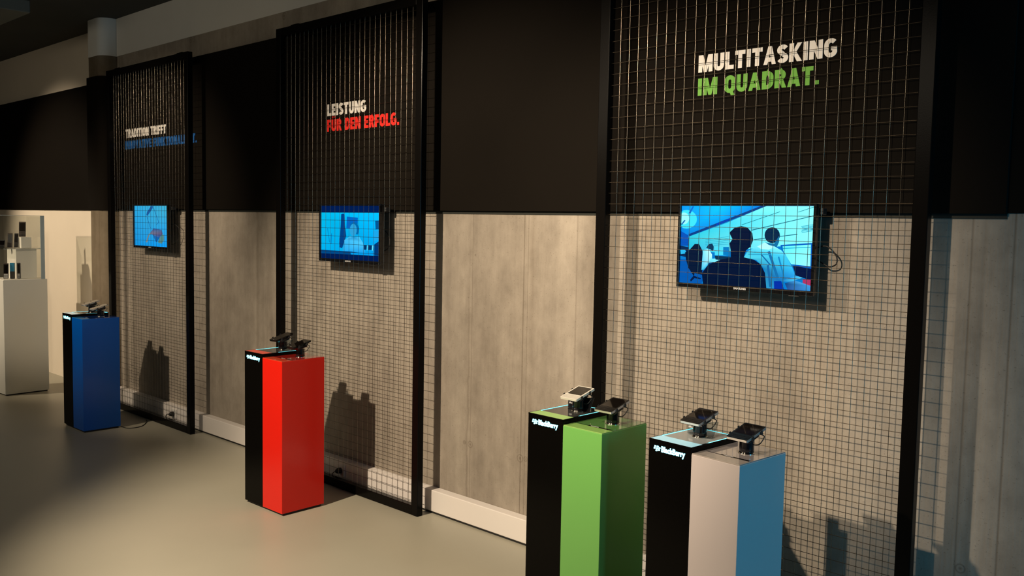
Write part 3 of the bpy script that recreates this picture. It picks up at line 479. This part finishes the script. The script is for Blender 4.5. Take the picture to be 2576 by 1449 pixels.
# ------------------------------------------------------------------ phone holders and phones
PT = 0.265   # phone tilt
def build_holder(x, y, z, rot, with_sign, label, frosted=False):
    e = empty('phone_holder', (x, y, z), rot, label, 'phone holder', 'phone holders on the pedestals')
    MB().lathe([(0.0300, 0), (0.0300, 0.002), (0.0285, 0.0035)]).build('base_ring', M_CHROME, e)
    MB().lathe([(0.0265, 0.003), (0.0262, 0.02), (0.0255, 0.040), (0.0262, 0.046), (0.0262, 0.049)]).build('stem', M_HOLD, e)
    R = Matrix.Translation((0.004, -0.012, 0.078)) @ Matrix.Rotation(PT, 4, 'X')
    k = MB(); k.box(-0.030, 0.030, -0.032, 0.036, -0.026, -0.0065, bev=0.004, M=R); k.build('cradle', M_HOLD, e)
    for sx in (-1, 1):
        for yy in (-0.03, 0.025):
            k = MB(); k.box(min(sx*0.028, sx*0.0500), max(sx*0.028, sx*0.0500), yy-.005, yy+.005, -0.0095, -0.0065, bev=.001, M=R)
            k.box(min(sx*0.0470, sx*0.0500), max(sx*0.0470, sx*0.0500), yy-.005, yy+.005, -0.0080, 0.0065, bev=.001, M=R); k.build('clamp_arm', M_RUBBER, e)
    P = [R @ Vector(q) for q in ((0.028, 0.030, -0.012), (0.046, 0.040, -0.022))]
    k = MB(); k.tube(spline([P[0], P[1], (0.050, 0.020, 0.050), (0.040, 0.012, 0.036), (0.024, 0.006, 0.034)]), 0.0019, 8); k.build('security_cable', M_RUBBER, e)
    if with_sign:
        Sg = Matrix.Translation((-0.008, 0.018, 0.002)) @ Matrix.Rotation(-0.12, 4, 'X')
        k = MB(); k.prism([(-0.062, 0.0), (0.056, 0.0), (0.074, 0.062), (-0.066, 0.044)], -0.0015, 0.0015, Sg @ RX)
        s = k.build('info_sign', M_ACRYLDARK if frosted else M_HOLD, e)
        font_mesh('sign_print', '::BlackBerry', 0.010, M_SILVER, s, Sg @ Matrix.Translation((-0.060, -0.0019, 0.020)) @ RX, 0.0003, 0, 1)
        MB().box(-0.066, 0.050, 0.010, 0.030, 0, 0.002).build('sign_foot', M_ACRYLDARK if frosted else M_HOLD, s)
    return e
def rrect(w_, l_, r, n=5):
    p = []
    for cx, cy, a0 in ((w_/2-r, l_/2-r, 0), (-w_/2+r, l_/2-r, 90), (-w_/2+r, -l_/2+r, 180), (w_/2-r, -l_/2+r, 270)):
        p += arc(cx, cy, r, r, a0, a0+90, n)
    return p
def build_phone(x, y, z, rot, kind, label, tilt=PT):
    e = empty('smartphone', (x, y, z), rot, label, 'phone', 'smartphones in their holders')
    e.rotation_euler = (Matrix.Rotation(rot, 4, 'Z') @ Matrix.Rotation(tilt, 4, 'X')).to_euler()
    if kind in ('square_white', 'square_black'):
        w_, l_, th = 0.0905, 0.128, 0.0092
        body, rim = (M_PWHITE, M_PWHITE) if kind == 'square_white' else (M_PBODY, M_PSILVER)
        MB().prism(rrect(w_, l_, 0.006), -th/2, th/2-0.0008).build('body', rim, e)
        MB().prism(rrect(w_-.002, l_-.002, 0.005), th/2-0.0008, th/2).build('front_face', body, e)
        MB().box(-w_/2+.008, w_/2-.008, -0.022, l_/2-.008, th/2, th/2+.0004).build('display_glass', M_PSCREEN, e)
        k = MB()
        for r_i in range(3):
            for c_i in range(10): k.box(-0.0405+c_i*0.0081+.0004, -0.0405+(c_i+1)*0.0081-.0004, -0.0600+r_i*0.0105, -0.0600+r_i*0.0105+.0085, th/2, th/2+.0007)
        k.build('keyboard', mat('phone_keys_white', (0.48, 0.46, 0.41), 0.4) if kind == 'square_white' else M_KEYS, e)
    else:
        w_, l_, th = 0.072, 0.134, 0.0092
        MB().prism(rrect(w_, l_, 0.010), -th/2, th/2-0.0006).build('body', M_PSILVER if kind == 'keys' else M_PBODY, e)
        MB().prism(rrect(w_-.003, l_-.003, 0.009), th/2-.0006, th/2+.0002).build('display_glass', M_PSCREEN, e)
        MB().lathe([(0.0025, 0), (0.0022, 0.0004)], 10, Matrix.Translation((0, -l_/2+0.012, th/2+.0002))).build('home_mark', M_SILVER, e)
    return e
def place(hx, hy, rot, z, sign, kind, hl, pl, px=None, frosted=False):
    build_holder(hx, hy, z, rot, sign, hl, frosted)
    off = Vector((0.004, -0.012)) if px is None else Vector(px)
    c, s = math.cos(rot), math.sin(rot)
    build_phone(hx+off.x*c-off.y*s, hy+off.x*s+off.y*c, z+0.078, rot, kind, pl)
place(0.208, -0.437, 0.0, 0.928, True, 'square_white', 'black phone holder with sign on the black half of the green pedestal', 'white keyboard smartphone on the green pedestal')
place(0.404, -0.452, -0.02, 0.908, False, 'square_black', 'black phone holder on the green half of the green pedestal', 'dark smartphone lying tilted above the green column')
place(0.815, -0.452, -0.08, 0.928, True, 'square_black', 'phone holder with clear acrylic sign on the black half of the white pedestal', 'dark square smartphone above the glowing white-blue top', frosted=True)
place(1.024, -0.474, -0.075, 0.908, False, 'square_black', 'black phone holder on the white half of the nearest pedestal', 'dark square smartphone above the white column, nearest the camera')
place(-2.155, -0.390, 0.016, 0.928, True, 'touch', 'black phone holder with sign on the black half of the red pedestal', 'black smartphone above the black half of the red pedestal', frosted=True)
place(-1.945, -0.405, 0.016, 0.908, False, 'touch', 'black phone holder on the red half of the red pedestal', 'black smartphone above the red column')
place(-4.980, -0.410, 0.0, 0.928, True, 'keys', 'black phone holder with sign on the black half of the blue pedestal', 'smartphone with silver edge above the black half of the blue pedestal', frosted=True)
place(-4.795, -0.415, 0.0, 0.908, False, 'keys', 'black phone holder on the blue half of the blue pedestal', 'smartphone with silver edge above the blue column')

# ------------------------------------------------------------------ plinth with glass case at the far left
PX, PY = -6.66, -0.556
e = empty('display_plinth', (PX, PY, 0), 0.06, 'white rectangular plinth under the glass case at the left edge', 'plinth')
MB().box(-0.42, 0, 0, 0.40, 0.012, 1.10, bev=0.002).build('body', M_PLINTH, e)
MB().box(-0.41, -0.012, 0.012, 0.388, 0, 0.012).build('recessed_base', M_RUBBER, e)
v = empty('glass_case', (PX, PY, 1.10), 0.06, 'clear glass display case with handsets standing on the white plinth', 'display case')
x0, x1, y0, y1, H, tk = -0.405, -0.015, 0.015, 0.385, 0.605, 0.005
MB().box(x0, x1, y0, y1, 0, 0.004).build('floor_panel', M_RISER, v)
for nm, d in (('pane', (x0, x1, y0, y0+tk, 0.004, H)), ('pane', (x0, x1, y1-tk, y1, 0.004, H)), ('pane', (x0, x0+tk, y0+tk, y1-tk, 0.004, H)), ('pane', (x1-tk, x1, y0+tk, y1-tk, 0.004, H)), ('lid', (x0, x1, y0, y1, H, H+tk))):
    MB().box(*d).build(nm, M_ACRYL, v)
MB().box(x0+tk, x1-tk, y0+tk, y1-tk, 0.290, 0.296).build('shelf', M_ACRYL, v)
MB().box(x1-0.006, x1+0.0015, y1-0.034, y1+0.002, 0.0, H+tk+0.001).build('edge_strip', M_EDGE, v)
k = MB()
for a, b_ in (((x0, y0), (x1, y0)), ((x1, y0), (x1, y1)), ((x0, y1), (x1, y1)), ((x0, y0), (x0, y1))):
    for zz in (H+tk,): k.tube([(a[0], a[1], zz), (b_[0], b_[1], zz)], 0.0016, 6)
k.tube([(x1, y0, 0.293), (x1, y1, 0.293)], 0.0014, 6)
k.build('edge_line', M_EDGE, v)
Vm = Matrix.Translation((PX, PY, 1.104)) @ Matrix.Rotation(0.06, 4, 'Z')
def in_case(name, mb, m_, label, cat, group=None):
    o = mb.build(name, m_); o.matrix_world = Vm; return tag(o, label, cat, group)
in_case('display_block', MB().box(-0.33, -0.12, 0.165, 0.355, 0, 0.286, bev=0.002), M_RISER, 'tall white block standing on the floor of the glass case', 'block', 'white blocks in the glass case')
in_case('display_block', MB().box(-0.30, -0.16, 0.230, 0.325, 0.292, 0.396, bev=0.002), M_RISER, 'small white block on the shelf of the glass case', 'block', 'white blocks in the glass case')
def old_phone(x, y, z, w_, hh, lean, label, m_=M_BRONZE, rot=0.9):
    e = empty('mobile_handset', (0, 0, 0), 0, label, 'phone', 'handsets standing in the glass case')
    e.matrix_world = Vm @ Matrix.Translation((x, y, z)) @ Matrix.Rotation(rot, 4, 'Z') @ Matrix.Rotation(lean, 4, 'X')
    e.empty_display_size = 0.03
    MB().box(-w_/2, w_/2, 0, 0.010, 0.002, hh, bev=0.003).build('body', m_, e)
    MB().box(-w_/2+.004, w_/2-.004, -0.0006, 0.0006, hh*0.36, hh-.010).build('display_glass', M_PSCREEN, e)
    k = MB()
    for i in range(3):
        for j in range(4): k.box(-w_/2+.005+j*(w_-.010)/4, -w_/2+.005+(j+.8)*(w_-.010)/4, -0.0010, 0.0, hh*(0.06+0.09*i), hh*(0.06+0.09*i+0.06))
    k.build('keypad', M_KEYS if z > 0.2 else M_SILVER, e)
old_phone(-0.235, 0.270, 0.398, 0.062, 0.148, -0.08, 'tall brown handset on the small block, highest in the glass case')
old_phone(-0.225, 0.150, 0.294, 0.045, 0.142, -0.12, 'brown handset on the case shelf left of the thin dark one')
old_phone(-0.225, 0.205, 0.294, 0.036, 0.142, -0.18, 'thin dark handset on the case shelf next to the white block', M_CARTON)
old_phone(-0.235, 0.080, 0.294, 0.05, 0.080, -0.30, 'small leaning handset on the case shelf, leftmost', M_CARTON)
old_phone(-0.090, 0.175, 0.002, 0.030, 0.150, 0.0, 'slim black handset on the floor of the glass case', M_CARTON)
c_ = empty('phone_carton', (0, 0, 0), 0, 'dark carton with blue top half standing in the glass case', 'box'); c_.matrix_world = Vm @ Matrix.Translation((-0.10, 0.118, 0.002)) @ Matrix.Rotation(0.9, 4, 'Z')
MB().box(-0.018, 0.018, 0, 0.03, 0.0, 0.07, bev=0.001).build('lower_half', M_CARTON, c_)
MB().box(-0.018, 0.018, 0, 0.03, 0.07, 0.150, bev=0.001).build('upper_half', M_CYANBOX, c_)
old_phone(-0.115, 0.068, 0.002, 0.045, 0.148, -0.06, 'brown handset with silver keys on the floor of the glass case, leftmost')

# ------------------------------------------------------------------ sockets, plugs, floor cables
def socket(x, label, plug_label, cable):
    e = empty('wall_socket', (x, 0.088, 0.078), 0, label, 'socket', 'sockets on the white trunking')
    MB().box(-0.04, 0.04, -0.010, 0, -0.04, 0.04, bev=0.003).build('cover_plate', M_SOCK, e)
    MB().lathe([(0.020, 0), (0.020, 0.002), (0.017, 0.001)], 24, Matrix.Translation((0, -0.010, 0)) @ Matrix.Rotation(PI/2, 4, 'X')).build('outlet', mat('socket_grey', (0.5, 0.5, 0.48), 0.5), e)
    p_ = empty('power_plug', (x, 0.076, 0.078), 0, plug_label, 'plug', 'black plugs in the sockets')
    MB().lathe([(0.019, 0), (0.019, 0.020), (0.012, 0.034), (0.006, 0.040)], 20, Matrix.Rotation(PI/2, 4, 'X')).build('plug_body', M_RUBBER, p_)
    k = MB(); k.tube(spline(cable), 0.0032, 8); k.build('cable', M_RUBBER, p_)
socket(-2.205+0.0, 'white socket plate low on the trunking behind the red pedestal', 'black plug with hanging cable behind the red pedestal',
       [(0, -0.038, 0.0), (-0.01, -0.052, -0.01), (-0.04, -0.045, -0.05), (-0.09, -0.04, -0.0745), (-0.2, -0.036, -0.0745)])
socket(-4.56, 'white socket plate low on the trunking behind the farthest mesh frame', 'black plug with cable near the foot of the farthest mesh frame',
       [(0, -0.038, 0.0), (-0.01, -0.05, 0.0), (-0.06, -0.045, -0.04), (-0.14, -0.040, -0.0745), (-0.30, -0.038, -0.0745), (-0.45, -0.036, -0.0745)])
k = MB(); k.tube(spline([(-4.70, -0.30, 0.0035), (-4.60, -0.28, 0.0035), (-4.60, -0.18, 0.0035), (-4.72, -0.08, 0.0035), (-4.80, -0.045, 0.0035)]), 0.003, 8)
tag(k.build('power_cable', M_RUBBER), 'thin black cable curling on the floor behind the blue pedestal', 'cable')
